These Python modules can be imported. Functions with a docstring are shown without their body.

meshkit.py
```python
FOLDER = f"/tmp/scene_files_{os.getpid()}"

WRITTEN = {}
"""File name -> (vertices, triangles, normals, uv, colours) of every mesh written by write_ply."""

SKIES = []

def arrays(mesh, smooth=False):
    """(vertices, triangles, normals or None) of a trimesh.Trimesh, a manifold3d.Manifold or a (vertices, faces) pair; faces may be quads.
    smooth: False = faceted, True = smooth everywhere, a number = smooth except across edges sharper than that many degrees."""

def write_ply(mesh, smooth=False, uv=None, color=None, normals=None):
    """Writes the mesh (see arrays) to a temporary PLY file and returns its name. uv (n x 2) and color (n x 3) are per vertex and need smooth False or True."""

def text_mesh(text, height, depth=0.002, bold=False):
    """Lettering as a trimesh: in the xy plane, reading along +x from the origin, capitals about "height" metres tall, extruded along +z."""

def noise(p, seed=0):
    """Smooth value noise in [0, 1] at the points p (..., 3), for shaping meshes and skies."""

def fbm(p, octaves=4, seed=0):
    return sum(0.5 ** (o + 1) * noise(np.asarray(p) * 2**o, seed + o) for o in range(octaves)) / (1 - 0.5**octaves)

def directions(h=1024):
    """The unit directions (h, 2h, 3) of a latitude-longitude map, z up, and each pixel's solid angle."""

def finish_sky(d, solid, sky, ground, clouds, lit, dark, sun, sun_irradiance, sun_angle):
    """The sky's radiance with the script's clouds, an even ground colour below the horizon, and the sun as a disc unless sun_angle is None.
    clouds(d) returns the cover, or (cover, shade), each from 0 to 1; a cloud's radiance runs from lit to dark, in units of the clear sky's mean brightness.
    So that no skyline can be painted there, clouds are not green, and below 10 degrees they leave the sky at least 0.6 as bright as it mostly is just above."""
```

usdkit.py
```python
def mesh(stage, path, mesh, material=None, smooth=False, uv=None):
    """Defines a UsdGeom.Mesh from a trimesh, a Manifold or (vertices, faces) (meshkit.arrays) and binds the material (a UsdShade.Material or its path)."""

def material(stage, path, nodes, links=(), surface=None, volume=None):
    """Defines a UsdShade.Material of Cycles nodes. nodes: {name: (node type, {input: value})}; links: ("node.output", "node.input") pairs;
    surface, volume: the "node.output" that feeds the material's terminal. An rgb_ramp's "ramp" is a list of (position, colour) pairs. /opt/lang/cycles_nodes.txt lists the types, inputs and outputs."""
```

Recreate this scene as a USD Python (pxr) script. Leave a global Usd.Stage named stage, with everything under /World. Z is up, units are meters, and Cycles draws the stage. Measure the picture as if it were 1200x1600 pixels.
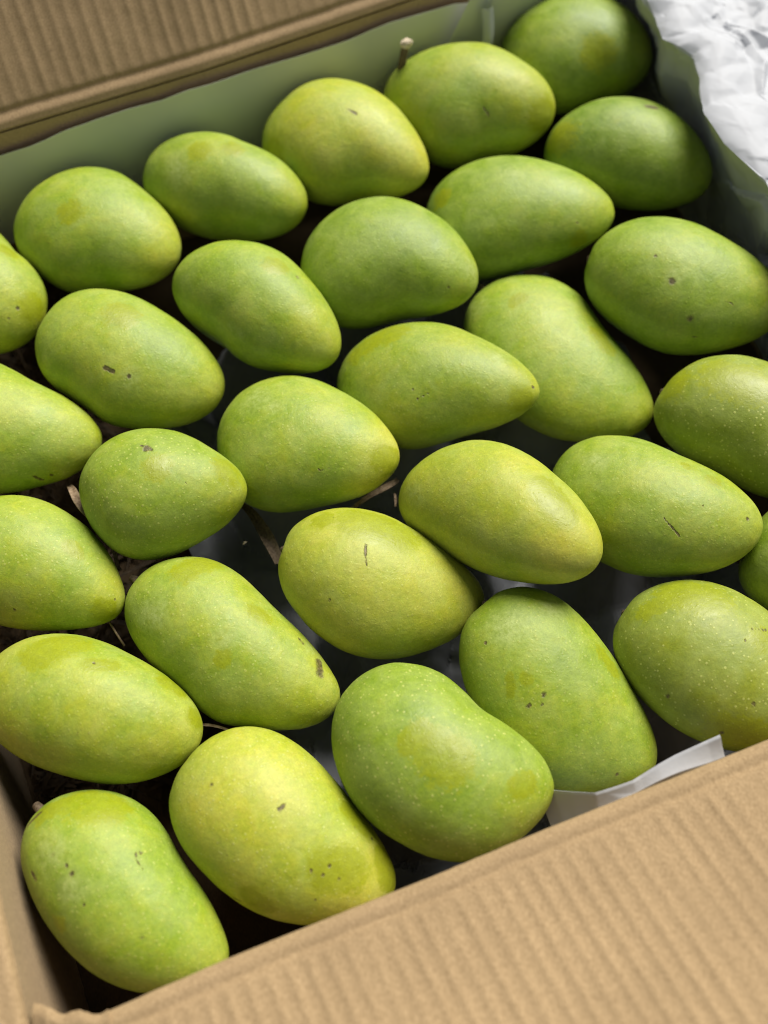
import math, random
import numpy as np, trimesh
from scipy.interpolate import LinearNDInterpolator
from pxr import Usd, UsdGeom, UsdLux, UsdShade, Gf, Sdf, Vt
import usdkit, meshkit

stage = Usd.Stage.CreateInMemory()
UsdGeom.SetStageUpAxis(stage, UsdGeom.Tokens.z)
UsdGeom.SetStageMetersPerUnit(stage, 1.0)
UsdGeom.Xform.Define(stage, '/World')
rng = np.random.default_rng(11)

# ------------------------------------------------------------------ camera
PHI, TH, ROLL = map(math.radians, (64.0, 20.5, -0.5))
_h = np.array([math.sin(TH), math.cos(TH), 0]); _r = np.array([math.cos(TH), -math.sin(TH), 0])
FW = math.cos(PHI) * _h - math.sin(PHI) * np.array([0, 0, 1.0])
_u = math.sin(PHI) * _h + math.cos(PHI) * np.array([0, 0, 1.0])
RT = math.cos(ROLL) * _r + math.sin(ROLL) * _u
UP = -math.sin(ROLL) * _r + math.cos(ROLL) * _u
EYE = np.array([0, 0, 0.037]) - FW * 0.575
cam = UsdGeom.Camera.Define(stage, '/World/camera')
m = Gf.Matrix4d(*[float(v) for row in (list(RT) + [0], list(UP) + [0], list(-FW) + [0], list(EYE) + [1]) for v in row])
cam.AddTransformOp().Set(m)
cam.CreateFocalLengthAttr(36.0); cam.CreateHorizontalApertureAttr(27.0); cam.CreateVerticalApertureAttr(36.0)
cam.CreateClippingRangeAttr(Gf.Vec2f(0.01, 100.0))
cam.CreateFStopAttr(4.2); cam.CreateFocusDistanceAttr(0.545)
cam.CreateExposureAttr(0.20)

# ------------------------------------------------------------------ sky and sun
AZ, EL = math.radians(41.0), math.radians(47.0)       # azimuth from +x towards +y
L = np.array([math.cos(EL) * math.cos(AZ), math.cos(EL) * math.sin(AZ), math.sin(EL)])
sky_mat = usdkit.material(stage, '/World/Looks/sky', {
    'sky': ('sky_texture', {'sky_type': 'single_scattering', 'sun_disc': False, 'air_density': .7, 'sun_elevation': EL, 'sun_rotation': math.atan2(L[0], L[1])}),
    'soft': ('hsv', {'saturation': .35}),              # a thin white overcast
    'bg': ('background_shader', {'strength': 0.05})}, [('sky.color', 'soft.color'), ('soft.color', 'bg.color')], surface='bg.background')
dome = UsdLux.DomeLight.Define(stage, '/World/sky')
UsdShade.MaterialBindingAPI.Apply(dome.GetPrim()).Bind(sky_mat)
dome.GetPrim().SetCustomDataByKey('kind', 'structure')
sun = UsdLux.DistantLight.Define(stage, '/World/sun')
sun.CreateNormalizeAttr(True); sun.CreateIntensityAttr(1.25); sun.CreateAngleAttr(36.0); sun.CreateColorAttr(Gf.Vec3f(1.0, 0.96, 0.89))
zx = np.cross([0, 0, 1.0], L); zx /= np.linalg.norm(zx); zy = np.cross(L, zx)
sun.AddTransformOp().Set(Gf.Matrix4d(*[float(v) for row in (list(zx) + [0], list(zy) + [0], list(L) + [0], [0, 0, 2, 1]) for v in row]))

# ------------------------------------------------------------------ helpers
names = {}
def numbered(path):
    n = names.get(path, 0); names[path] = n + 1
    return path if n == 0 else '%s_%03d' % (path, n)

def thing(name, label, cat, loc=(0, 0, 0), group=None):
    x = UsdGeom.Xform.Define(stage, numbered('/World/' + name)); x.AddTranslateOp().Set(Gf.Vec3d(*map(float, loc)))
    tag(x.GetPrim(), label, cat, group)
    return x.GetPrim()

def tag(p, label=None, cat=None, group=None, kind=None):
    for k, v in (('label', label), ('category', cat), ('group', group), ('kind', kind)):
        if v: p.SetCustomDataByKey(k, v)

def obj(name, mesh, mat, parent=None, smooth=40, prim=None):
    base = (str(parent.GetPath()) if parent else '/World') + '/' + name
    g = usdkit.mesh(stage, numbered(base), mesh, mat, smooth=smooth)
    if prim:
        api = UsdGeom.PrimvarsAPI(g)
        for k, v in prim.items():
            api.CreatePrimvar(k, Sdf.ValueTypeNames.Color3fArray, 'vertex').Set(Vt.Vec3fArray.FromNumpy(np.asarray(v, np.float32)))
    return g.GetPrim()

def gridfaces(n, m, wrap=False):
    i = np.arange(n * m).reshape(n, m)
    a, b = i[:-1], i[1:]
    if wrap:
        c, d = np.roll(b, -1, 1), np.roll(a, -1, 1)
    else:
        a, b, c, d = a[:, :-1], b[:, :-1], b[:, 1:], a[:, 1:]
    return np.stack([a, b, c, d], -1).reshape(-1, 4)

def gridnormals(X):
    n = np.cross(np.gradient(X, axis=0), np.gradient(X, axis=1))
    return n / np.maximum(np.linalg.norm(n, axis=-1, keepdims=True), 1e-12)

def sheet(X, th, both=None):
    """a closed sheet of thickness th below the grid X (n,m,3); the face towards the grid normal is the top"""
    n, m = X.shape[:2]
    N = gridnormals(X if both is None else both)
    Y = X - N * th
    v = np.concatenate([X.reshape(-1, 3), Y.reshape(-1, 3)])
    f = gridfaces(n, m); k = n * m
    g = f[:, ::-1] + k
    i = np.arange(k).reshape(n, m)
    ring = np.concatenate([i[0, :-1], i[:-1, -1], i[-1, :0:-1], i[:0:-1, 0]])
    nx = np.roll(ring, -1)
    s = np.stack([ring, nx, nx + k, ring + k], -1)[:, ::-1]
    return v, np.concatenate([f, g, s])

def crumple(p, count, seed, box):
    """faceted random height field, as creased paper has, on the 2-D points p"""
    r = np.random.default_rng(seed)
    q = r.uniform(0, 1, (count, 2)) * (np.array(box[1]) - box[0]) + box[0]
    pad = (np.array(box[1]) - box[0]) * .15
    c = np.array([[a, b] for a in (box[0][0] - pad[0], box[1][0] + pad[0]) for b in (box[0][1] - pad[1], box[1][1] + pad[1])])
    return LinearNDInterpolator(np.r_[q, c], r.uniform(-1, 1, count + 4))(p.reshape(-1, 2)).reshape(p.shape[:-1])

def tube(pts, radii, k=10):
    pts = np.asarray(pts, float); t = np.gradient(pts, axis=0); t /= np.linalg.norm(t, axis=1, keepdims=True)
    a = np.cross(t, [0.31, 0.2, 0.93]); a /= np.linalg.norm(a, axis=1, keepdims=True); b = np.cross(t, a)
    th = np.linspace(0, 2 * np.pi, k, endpoint=False)
    R = np.asarray(radii)[:, None, None]
    X = pts[:, None] + R * (np.cos(th)[None, :, None] * a[:, None] + np.sin(th)[None, :, None] * b[:, None])
    n = len(pts); f = gridfaces(n, k, True)
    v = np.concatenate([X.reshape(-1, 3), pts[[0, -1]]]); e = n * k
    i = np.arange(k); j = np.roll(i, -1)
    f3 = np.concatenate([f[:, [0, 1, 2]], f[:, [0, 2, 3]], np.stack([i, j, np.full(k, e)], -1), np.stack([j, i, np.full(k, e + 1)], -1) + np.array([e - k, e - k, 0])])
    return v, f3[:, ::-1]

def smoothpath(pts, n):
    from scipy.interpolate import CubicSpline
    pts = np.asarray(pts, float); s = np.r_[0, np.cumsum(np.linalg.norm(np.diff(pts, axis=0), axis=1))]
    return CubicSpline(s, pts)(np.linspace(0, s[-1], n))

def ribbon(pts, width, side, up, fold=0.0, th=.0003, n=40, cols=9, seed=0):
    """a thin dry strip along pts, its breadth along side, creased down the middle by fold"""
    C = smoothpath(pts, n); w = np.interp(np.linspace(0, 1, n), np.linspace(0, 1, len(width)), width)
    x = np.linspace(-1, 1, cols)
    side = np.asarray(side, float) / np.linalg.norm(side); up = np.asarray(up, float) / np.linalg.norm(up)
    X = C[:, None] + (w[:, None] / 2 * x)[..., None] * side + (fold * w[:, None] * np.abs(x))[..., None] * up
    X = X + (.0006 * (meshkit.fbm(X * 260 + seed * 7.3, 2) - .5))[..., None] * up
    return sheet(X, th)

# ------------------------------------------------------------------ materials
def mat(name, nodes, links, surface): return usdkit.material(stage, '/World/Looks/' + name, nodes, links, surface=surface)
POS = ('geometry', {})

def kraft(name, tone):
    a, b, c = tone
    return mat(name, {
        'g': POS,
        'st': ('mapping', {'scale': (1.0, 0.35, 1.0)}),
        'fib': ('noise_texture', {'scale': 1500.0, 'detail': 3.0, 'roughness': .65}),
        'spk': ('noise_texture', {'scale': 620.0, 'detail': 2.0, 'roughness': .6}),
        'big': ('noise_texture', {'scale': 22.0, 'detail': 4.0, 'roughness': .6}),
        'm1': ('mix_color', {'a': a, 'b': b}),
        'r1': ('map_range', {'from_min': .38, 'from_max': .64, 'clamp': True}),
        'r2': ('map_range', {'from_min': .60, 'from_max': .78, 'to_max': .55, 'clamp': True}),
        'r3': ('map_range', {'from_min': .35, 'from_max': .75, 'to_min': 0, 'to_max': .35, 'clamp': True}),
        'm2': ('mix_color', {'b': c}),
        'm3': ('mix_color', {'b': tuple(v * .72 for v in a)}),
        'bm': ('bump', {'strength': .35, 'distance': .00025}),
        'p': ('principled_bsdf', {'roughness': .82, 'specular_ior_level': .25, 'sheen_weight': .06})},
        [('g.position', 'st.vector'), ('st.vector', 'fib.vector'), ('g.position', 'spk.vector'), ('g.position', 'big.vector'),
         ('fib.fac', 'r1.value'), ('r1.result', 'm1.fac'), ('spk.fac', 'r2.value'), ('r2.result', 'm2.fac'), ('m1.result', 'm2.a'),
         ('big.fac', 'r3.value'), ('r3.result', 'm3.fac'), ('m2.result', 'm3.a'), ('m3.result', 'p.base_color'),
         ('fib.fac', 'bm.height'), ('bm.normal', 'p.normal')], 'p.BSDF')
CARD = kraft('kraft_card', ((.30, .205, .104), (.445, .312, .168), (.175, .112, .054)))

CARD_SHADED = kraft('kraft_shaded', ((.085, .055, .028), (.12, .08, .042), (.05, .032, .016)))  # same card, darkened in colour to stand for shade between the fruit

def paper(name, col, transl, bump, wide=.002):
    return mat(name, {
        'g': POS, 'n': ('noise_texture', {'scale': 260.0, 'detail': 5.0, 'roughness': .65}),
        'w': ('noise_texture', {'scale': 55.0, 'detail': 3.0, 'distortion': .6}),
        'b1': ('bump', {'strength': bump, 'distance': .0006}), 'b2': ('bump', {'strength': bump, 'distance': wide}),
        'p': ('principled_bsdf', {'base_color': col, 'roughness': .55, 'specular_ior_level': .35}),
        't': ('translucent_bsdf', {'color': tuple(v * .9 for v in col)}), 'x': ('mix_closure', {'fac': transl})},
        [('g.position', 'n.vector'), ('g.position', 'w.vector'), ('w.fac', 'b2.height'), ('n.fac', 'b1.height'), ('b2.normal', 'b1.normal'),
         ('b1.normal', 'p.normal'), ('p.BSDF', 'x.closure1'), ('t.BSDF', 'x.closure2')], 'x.closure')
TISSUE = paper('white_tissue', (.66, .68, .715), .28, .22, .0003)
UNDER = paper('shaded_tissue', (.27, .28, .305), .20, .3)  # white paper painted grey to imitate shade under the mangoes
LINER = paper('smooth_liner', (.71, .73, .665), .08, .05)  # white paper; green bounce light off the mangoes is put into its colour

def plain(name, c1, c2, scale, rough=.7):
    return mat(name, {'g': POS, 'n': ('noise_texture', {'scale': scale, 'detail': 4.0, 'roughness': .6}),
        'r': ('map_range', {'from_min': .35, 'from_max': .65, 'clamp': True}), 'm': ('mix_color', {'a': c1, 'b': c2}),
        'b': ('bump', {'strength': .4, 'distance': .0004}), 'p': ('principled_bsdf', {'roughness': rough, 'specular_ior_level': .3})},
        [('g.position', 'n.vector'), ('n.fac', 'r.value'), ('r.result', 'm.fac'), ('m.result', 'p.base_color'), ('n.fac', 'b.height'), ('b.normal', 'p.normal')], 'p.BSDF')
DRY = plain('dry_leaf', (.16, .105, .06), (.34, .25, .16), 420.0)
STALK = plain('stem_bark', (.07, .048, .028), (.17, .125, .08), 700.0)
PITH = plain('pale_pith', (.55, .45, .30), (.72, .62, .46), 900.0)
LITTER = plain('shaded_litter', (.030, .020, .011), (.10, .07, .04), 120.0)  # straw brown lowered so the gaps read as shadow
CONCRETE = plain('concrete', (.22, .21, .20), (.32, .31, .29), 30.0, .85)

def skin():
    N = {'g': POS, 'tone': ('attribute', {'attribute': 'tone'}), 'mk': ('attribute', {'attribute': 'marks'}),
         'ts': ('separate_color', {'color_type': 'rgb'}), 'ms': ('separate_color', {'color_type': 'rgb'})}
    K = [('tone.color', 'ts.color'), ('mk.color', 'ms.color')]
    def noise(n, scale, detail=3.0, rough=.55, dist=0.0):
        N[n] = ('noise_texture', {'scale': scale, 'detail': detail, 'roughness': rough, 'distortion': dist}); K.append(('g.position', n + '.vector'))
    def rng_(n, src, a, b, lo=0.0, hi=1.0):
        N[n] = ('map_range', {'from_min': a, 'from_max': b, 'to_min': lo, 'to_max': hi, 'clamp': True}); K.append((src, n + '.value'))
        return n + '.result'
    def math_(n, op, x, y):
        d = {'math_type': op}
        for s, v in (('value1', x), ('value2', y)):
            if isinstance(v, str): K.append((v, n + '.' + s))
            else: d[s] = float(v)
        N[n] = ('math', d)
        return n + '.value'
    def mix_(n, fac, a, b):
        d = {}
        for s, v in (('fac', fac), ('a', a), ('b', b)):
            if isinstance(v, str): K.append((v, n + '.' + s))
            else: d[s] = v
        N[n] = ('mix_color', d)
        return n + '.result'
    noise('nl', 26.0, 3.0); noise('nm', 120.0, 4.0, .6, .4); noise('nf', 620.0, 3.0, .6); noise('nx', 1500.0, 2.0); noise('ne', 330.0, 4.0, .65); noise('nb', 60.0, 5.0, .62, .5)
    # ground colour: green to yellow
    y = math_('y1', 'add', 'ts.r', math_('y0', 'multiply', math_('ya', 'subtract', 'nl.fac', .5), .8))
    y = math_('y2', 'add', y, math_('yb', 'multiply', math_('yc', 'subtract', 'nm.fac', .5), .42))
    y = math_('y3', 'add', y, math_('yd', 'multiply', math_('ye', 'subtract', 'nf.fac', .5), .42))
    N['ramp'] = ('rgb_ramp', {'ramp': [(0.0, G0), (.35, G1), (.65, G2), (1.0, G3)]}); K.append((y, 'ramp.fac'))
    c = mix_('olive', math_('ol', 'multiply', 'ts.b', .8), 'ramp.color', (.195, .215, .014))
    # pale bloom, patchy
    bl = math_('bl0', 'add', math_('bl1', 'multiply', rng_('blr', 'nb.fac', .36, .70), .36), math_('bl2', 'multiply', 'ms.b', math_('bl3', 'multiply', rng_('blq', 'ne.fac', .3, .65), .75)))
    c = mix_('bloom', bl, c, (.37, .44, .13))
    # lenticels
    N['vo'] = ('voronoi_texture', {'scale': 430.0, 'randomness': 1.0}); K.append(('g.position', 'vo.vector'))
    N['vs'] = ('separate_color', {'color_type': 'rgb'}); K.append(('vo.color', 'vs.color'))
    ld = math_('ld', 'subtract', math_('lr', 'multiply', 'vs.r', .30), 'vo.distance')
    lm = rng_('lm', ld, -.06, .06)
    lf = math_('lf', 'multiply', lm, math_('lg', 'multiply', math_('lg2', 'add', 'ts.g', .06), .70))
    c = mix_('lent', lf, c, (.50, .53, .13))
    # sparse dark specks
    N['v2'] = ('voronoi_texture', {'scale': 75.0, 'randomness': 1.0}); K.append(('g.position', 'v2.vector'))
    N['v2s'] = ('separate_color', {'color_type': 'rgb'}); K.append(('v2.color', 'v2s.color'))
    sd = math_('sd', 'subtract', math_('sr', 'multiply', math_('sr2', 'subtract', 'v2s.g', .6), .10), 'v2.distance')
    sk = math_('skk', 'multiply', rng_('sk', sd, -.012, .012), .7)
    # rubbed, oily, yellow-olive stains
    st = rng_('st', math_('st0', 'add', 'ms.r', math_('st1', 'multiply', math_('st2', 'subtract', 'ne.fac', .5), 1.1)), .22, .46)
    auto = rng_('au', math_('au0', 'add', 'nb.fac', math_('au1', 'multiply', math_('au2', 'subtract', 'ne.fac', .5), .25)), .66, .78, 0, .6)
    st2 = math_('stm', 'maximum', st, auto)
    c = mix_('stain', math_('stf', 'multiply', math_('stv', 'multiply', st2, rng_('stw', 'nm.fac', .3, .7, .6, 1.0)), .95), c, (.265, .305, .004))
    # scars and dirt
    sc = rng_('sc', math_('sc0', 'add', 'ms.g', math_('sc1', 'multiply', math_('sc2', 'subtract', 'ne.fac', .5), 1.0)), .32, .64)
    ha = rng_('ha', math_('ha0', 'add', 'ms.g', math_('ha1', 'multiply', math_('ha2', 'subtract', 'nb.fac', .5), .8)), .16, .60)
    c = mix_('halo', math_('haf', 'multiply', ha, .55), c, (.19, .175, .035))
    N['scol'] = ('rgb_ramp', {'ramp': [(0.3, (.022, .017, .009)), (.5, (.075, .052, .022)), (.7, (.20, .14, .065))]}); K.append(('nf.fac', 'scol.fac'))
    c = mix_('scar', math_('scf', 'multiply', sc, .82), c, 'scol.color')
    c = mix_('speck', sk, c, (.05, .05, .015))
    # fine fibre mottle
    ff = math_('ffm', 'multiply', rng_('ff', 'nx.fac', .3, .7, .90, 1.10), rng_('ff2', 'ne.fac', .3, .7, .90, 1.10))
    N['hv'] = ('hsv', {}); K.extend([(c, 'hv.color'), (ff, 'hv.value')])
    # relief
    h1 = math_('h1', 'add', math_('h0', 'multiply', 'nf.fac', .16), math_('h2', 'multiply', 'nm.fac', .75))
    h3 = math_('h3', 'add', h1, math_('h4', 'multiply', lm, .10))
    h5 = math_('h5', 'subtract', h3, math_('h6', 'multiply', sc, .5))
    N['bp'] = ('bump', {'strength': .85, 'distance': .0006}); K.append((h5, 'bp.height'))
    rough = math_('ro', 'subtract', rng_('ron', 'nb.fac', .3, .7, .45, .60), math_('rs', 'multiply', st, .07))
    N['p'] = ('principled_bsdf', {'specular_ior_level': .48, 'subsurface_weight': .0}); K.extend([('hv.color', 'p.base_color'), (rough, 'p.roughness'), ('bp.normal', 'p.normal')])
    return mat('mango_skin', N, K, 'p.BSDF')
G0, G1, G2, G3 = (.135, .235, .013), (.240, .345, .019), (.375, .425, .025), (.52, .485, .05)
SKIN = skin()

# ------------------------------------------------------------------ the box
# plan outline of the inside of the walls
FX, FY = [-.240, -.2, -.145, -.05, 0, .117, .30], [-.1985, -.1985, -.1985, -.1985, -.1985, -.2005, -.201]
FTY = [-.1965, -.1945, -.1930, -.1935, -.1930, -.1935, -.195]
BX, BY = [-.25, -.138, -.003, .125, .34], [.310, .3145, .3205, .3325, .3555]
LY, LX, LTX = [-.20, -.09, .1, .30], [-.2385, -.2425, -.252, -.250], [-.2285, -.2295, -.246, -.248]
RY, RX = [-.2, .08, .2, .27, .35], [.296, .315, .324, .330, .338]
ZB, ZT, TH_C = -.062, .085, .004

def ribs(s, ph, seed, pitch=.0086, amp=.00020):
    wob = .0012 * (meshkit.noise(np.stack([s * 40, s * 0 + seed, s * 0], -1)) - .5)
    a = .25 + 1.3 * meshkit.noise(np.stack([s * 90 + 3, ph * 9, s * 0 + seed], -1))
    x = (s + wob) / pitch * 2 * np.pi
    return amp * a * (np.cos(x) + .3 * np.cos(2 * x))

def lumps(P, a, f, seed): return a * (meshkit.fbm(P * f + seed * 5.1, 3) - .5)

def wall(base, top, n=120, m=30, rib=True, seed=0):
    """base, top: functions s -> point on the inner face, s in 0..1 ; the grid normal looks into the box"""
    s = np.linspace(0, 1, n); t = np.linspace(0, 1, m)
    B, T = base(s), top(s)
    X = B[:, None] * (1 - t)[None, :, None] + T[:, None] * t[None, :, None]
    N = gridnormals(X)
    arc = np.linspace(0, np.linalg.norm(B[-1] - B[0]), n)
    d = ribs(arc[:, None] + 0 * t, t[None] + 0 * arc[:, None], seed, amp=.00012) + lumps(X, .0010, 25, seed)
    return sheet(X + N * d[..., None], TH_C)

def line(px, py, z, a, b):
    return lambda s: np.stack([a + (b - a) * s, np.interp(a + (b - a) * s, px, py), 0 * s + z], -1)
def liney(py, px, z, a, b):
    return lambda s: np.stack([np.interp(a + (b - a) * s, py, px), a + (b - a) * s, 0 * s + z], -1)

box = thing('cardboard_box', 'open brown corrugated cardboard box holding all the mangoes', 'box', (0, 0, -.066))
OFF = np.array([0, 0, .066])
def part(name, mv, material=None, label=None, smooth=40):
    v, f = mv
    p = obj(name, (v + OFF, f), material or CARD, box, smooth)
    if label: tag(p, label)
    return p
# bottom
g = np.stack(np.meshgrid(np.linspace(-.262, .352, 90), np.linspace(-.21, .365, 80), indexing='ij'), -1)
part('bottom_panel', sheet(np.concatenate([g, np.full(g.shape[:2] + (1,), ZB)], -1), .004), CARD_SHADED)
part('wall', wall(line(FX, FY, ZB, .30, -.240), line(FX, FTY, ZT - .0045, .30, -.2315), seed=1), label='low front wall under the near flap')
part('wall', wall(line(BX, BY, ZB, -.252, .342), line(BX, [y + .0005 for y in BY], ZT - .0055, -.250, .340), seed=2), label='back wall under the raised flap')
part('wall', wall(liney(LY, LX, ZB, -.200, .312), liney(LY, LTX, ZT - .003, -.1965, .312), seed=3), label='left wall')
part('wall', wall(liney(RY, RX, ZB, .352, -.202), liney(RY, RX, ZT - .028, .352, -.202), seed=4), label='right wall covered by white paper')

def flap(ax, edge, out, up, length, elev, rad=.003, n=420, m=90, seed=0, skew=0.0, amp=.0003, groove=(.0065, .0016, .0007), bow=0.0, pitch=.0086):
    """a flap hinged on a wall's top. edge: (n,3) points of the inner top edge, out: outward horizontal unit vector"""
    E = edge; n = len(E)
    out = np.asarray(out, float); upv = np.array([0, 0, 1.0])
    e = math.radians(elev)
    turn = math.pi / 2 - e                       # from straight up to the flap's slope
    k = 9
    th = np.linspace(0, turn, k)
    ao, au = rad * (1 - np.cos(th)), rad * np.sin(th)
    L0 = rad * turn
    v = np.r_[np.linspace(.0006, .012, 22), np.linspace(.0128, length, m)]
    fo, fu = ao[-1] + v * math.cos(e), au[-1] + v * math.sin(e)
    vv = np.r_[th * rad - L0, v]
    o, u_ = np.r_[ao, fo], np.r_[au, fu]
    arc = np.r_[0, np.cumsum(np.linalg.norm(np.diff(E, axis=0), axis=1))]
    sk = np.clip(vv, 0, None) * skew
    X = E[:, None] + o[None, :, None] * out + u_[None, :, None] * upv + sk[None, :, None] * np.gradient(E, arc, axis=0)[:, None]
    N = gridnormals(X)
    S = arc[:, None] + 0 * vv[None]; V = vv[None] + 0 * S
    fade = np.clip((V - groove[0]) / .007, 0, 1)
    d = ribs(S, V, seed, amp=amp, pitch=pitch) * fade + lumps(X, .0016, 22, seed) * np.clip(V / .02, 0, 1) + lumps(X, .00035, 160, seed + 1)
    wav = .0006 * (meshkit.noise(np.stack([S * 60, S * 0, S * 0 + seed], -1)) - .5)
    d = d - groove[2] * np.exp(-((V - groove[0] + wav) / groove[1]) ** 2) + .6 * groove[2] * np.exp(-((V - groove[0] * .35 + wav) / (groove[1] * 1.1)) ** 2)
    d = d + bow * np.clip(V / length, 0, 1) ** 2
    return sheet(X + N * d[..., None], .0036, both=X)

s = np.linspace(.2985, -.2275, 420)
part('flap', flap('x', np.stack([s, np.interp(s, FX, FTY), 0 * s + ZT - .003], -1), (0, -1, 0), None, .22, 14, seed=5, skew=-.10, amp=.00028), label='near flap folded outward in the foreground')
s = np.linspace(-.249, .3365, 460)
part('flap', flap('x', np.stack([s, np.interp(s, BX, BY) + .0005, 0 * s + ZT - .004], -1), (0, 1, 0), None, .125, 46, rad=.002, seed=6, amp=.00026, groove=(.0085, .0022, .0012), pitch=.0092), label='far flap standing half raised behind the mangoes')
s = np.linspace(.310, -.190, 320)[::-1]
E_ = np.stack([np.interp(s, LY, LTX), s, 0 * s + ZT - .0015], -1)
part('flap', flap('y', E_, (-1, 0, 0), None, .18, 4, rad=.004, seed=7, amp=.0002, groove=(.009, .002, -.0006)), label='left flap lying open at the picture edge')
s = np.linspace(.3495, -.19, 320)
part('flap', flap('y', np.stack([np.interp(s, RY, RX), s, 0 * s + ZT - .028], -1), (1, 0, 0), None, .26, -4, seed=8, amp=.0002), label='right flap hidden under the white paper')
# torn corner at the near left
ci_ = np.array([(-.1960, -.1938), (-.2033, -.1928), (-.2084, -.1896), (-.2136, -.1892), (-.2177, -.1857), (-.2217, -.1824), (-.2245, -.1803)])
ed = smoothpath(np.c_[ci_, 0 * ci_[:, 0]], 70)[:, :2]
ed = ed + .0010 * (np.stack([meshkit.fbm(np.c_[ed * 420, 0 * ed[:, 0]], 3), meshkit.fbm(np.c_[ed * 420 + 9, 0 * ed[:, 0]], 3)], -1) - .5)
X = np.zeros((70, 26, 3))
for c, t in enumerate(np.linspace(0, 1, 26)):
    o2 = np.c_[np.linspace(-.1955, -.2330, 70), np.linspace(-.2250, -.2130, 70)]
    X[:, c, :2] = ed * (1 - t) + o2 * t
    X[:, c, 2] = .0846 + .0028 * math.sin(min(t / .16, 1) * math.pi / 2) - .004 * t
X[..., 2] += .0016 * (meshkit.fbm(X * 170, 3) - .5) - .003 * np.clip((np.arange(70)[:, None] - 56) / 14, 0, 1)
part('torn_corner', sheet(X if gridnormals(X)[..., 2].mean() > 0 else X[::-1], .0032), label='ragged torn card at the near left corner')

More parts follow.
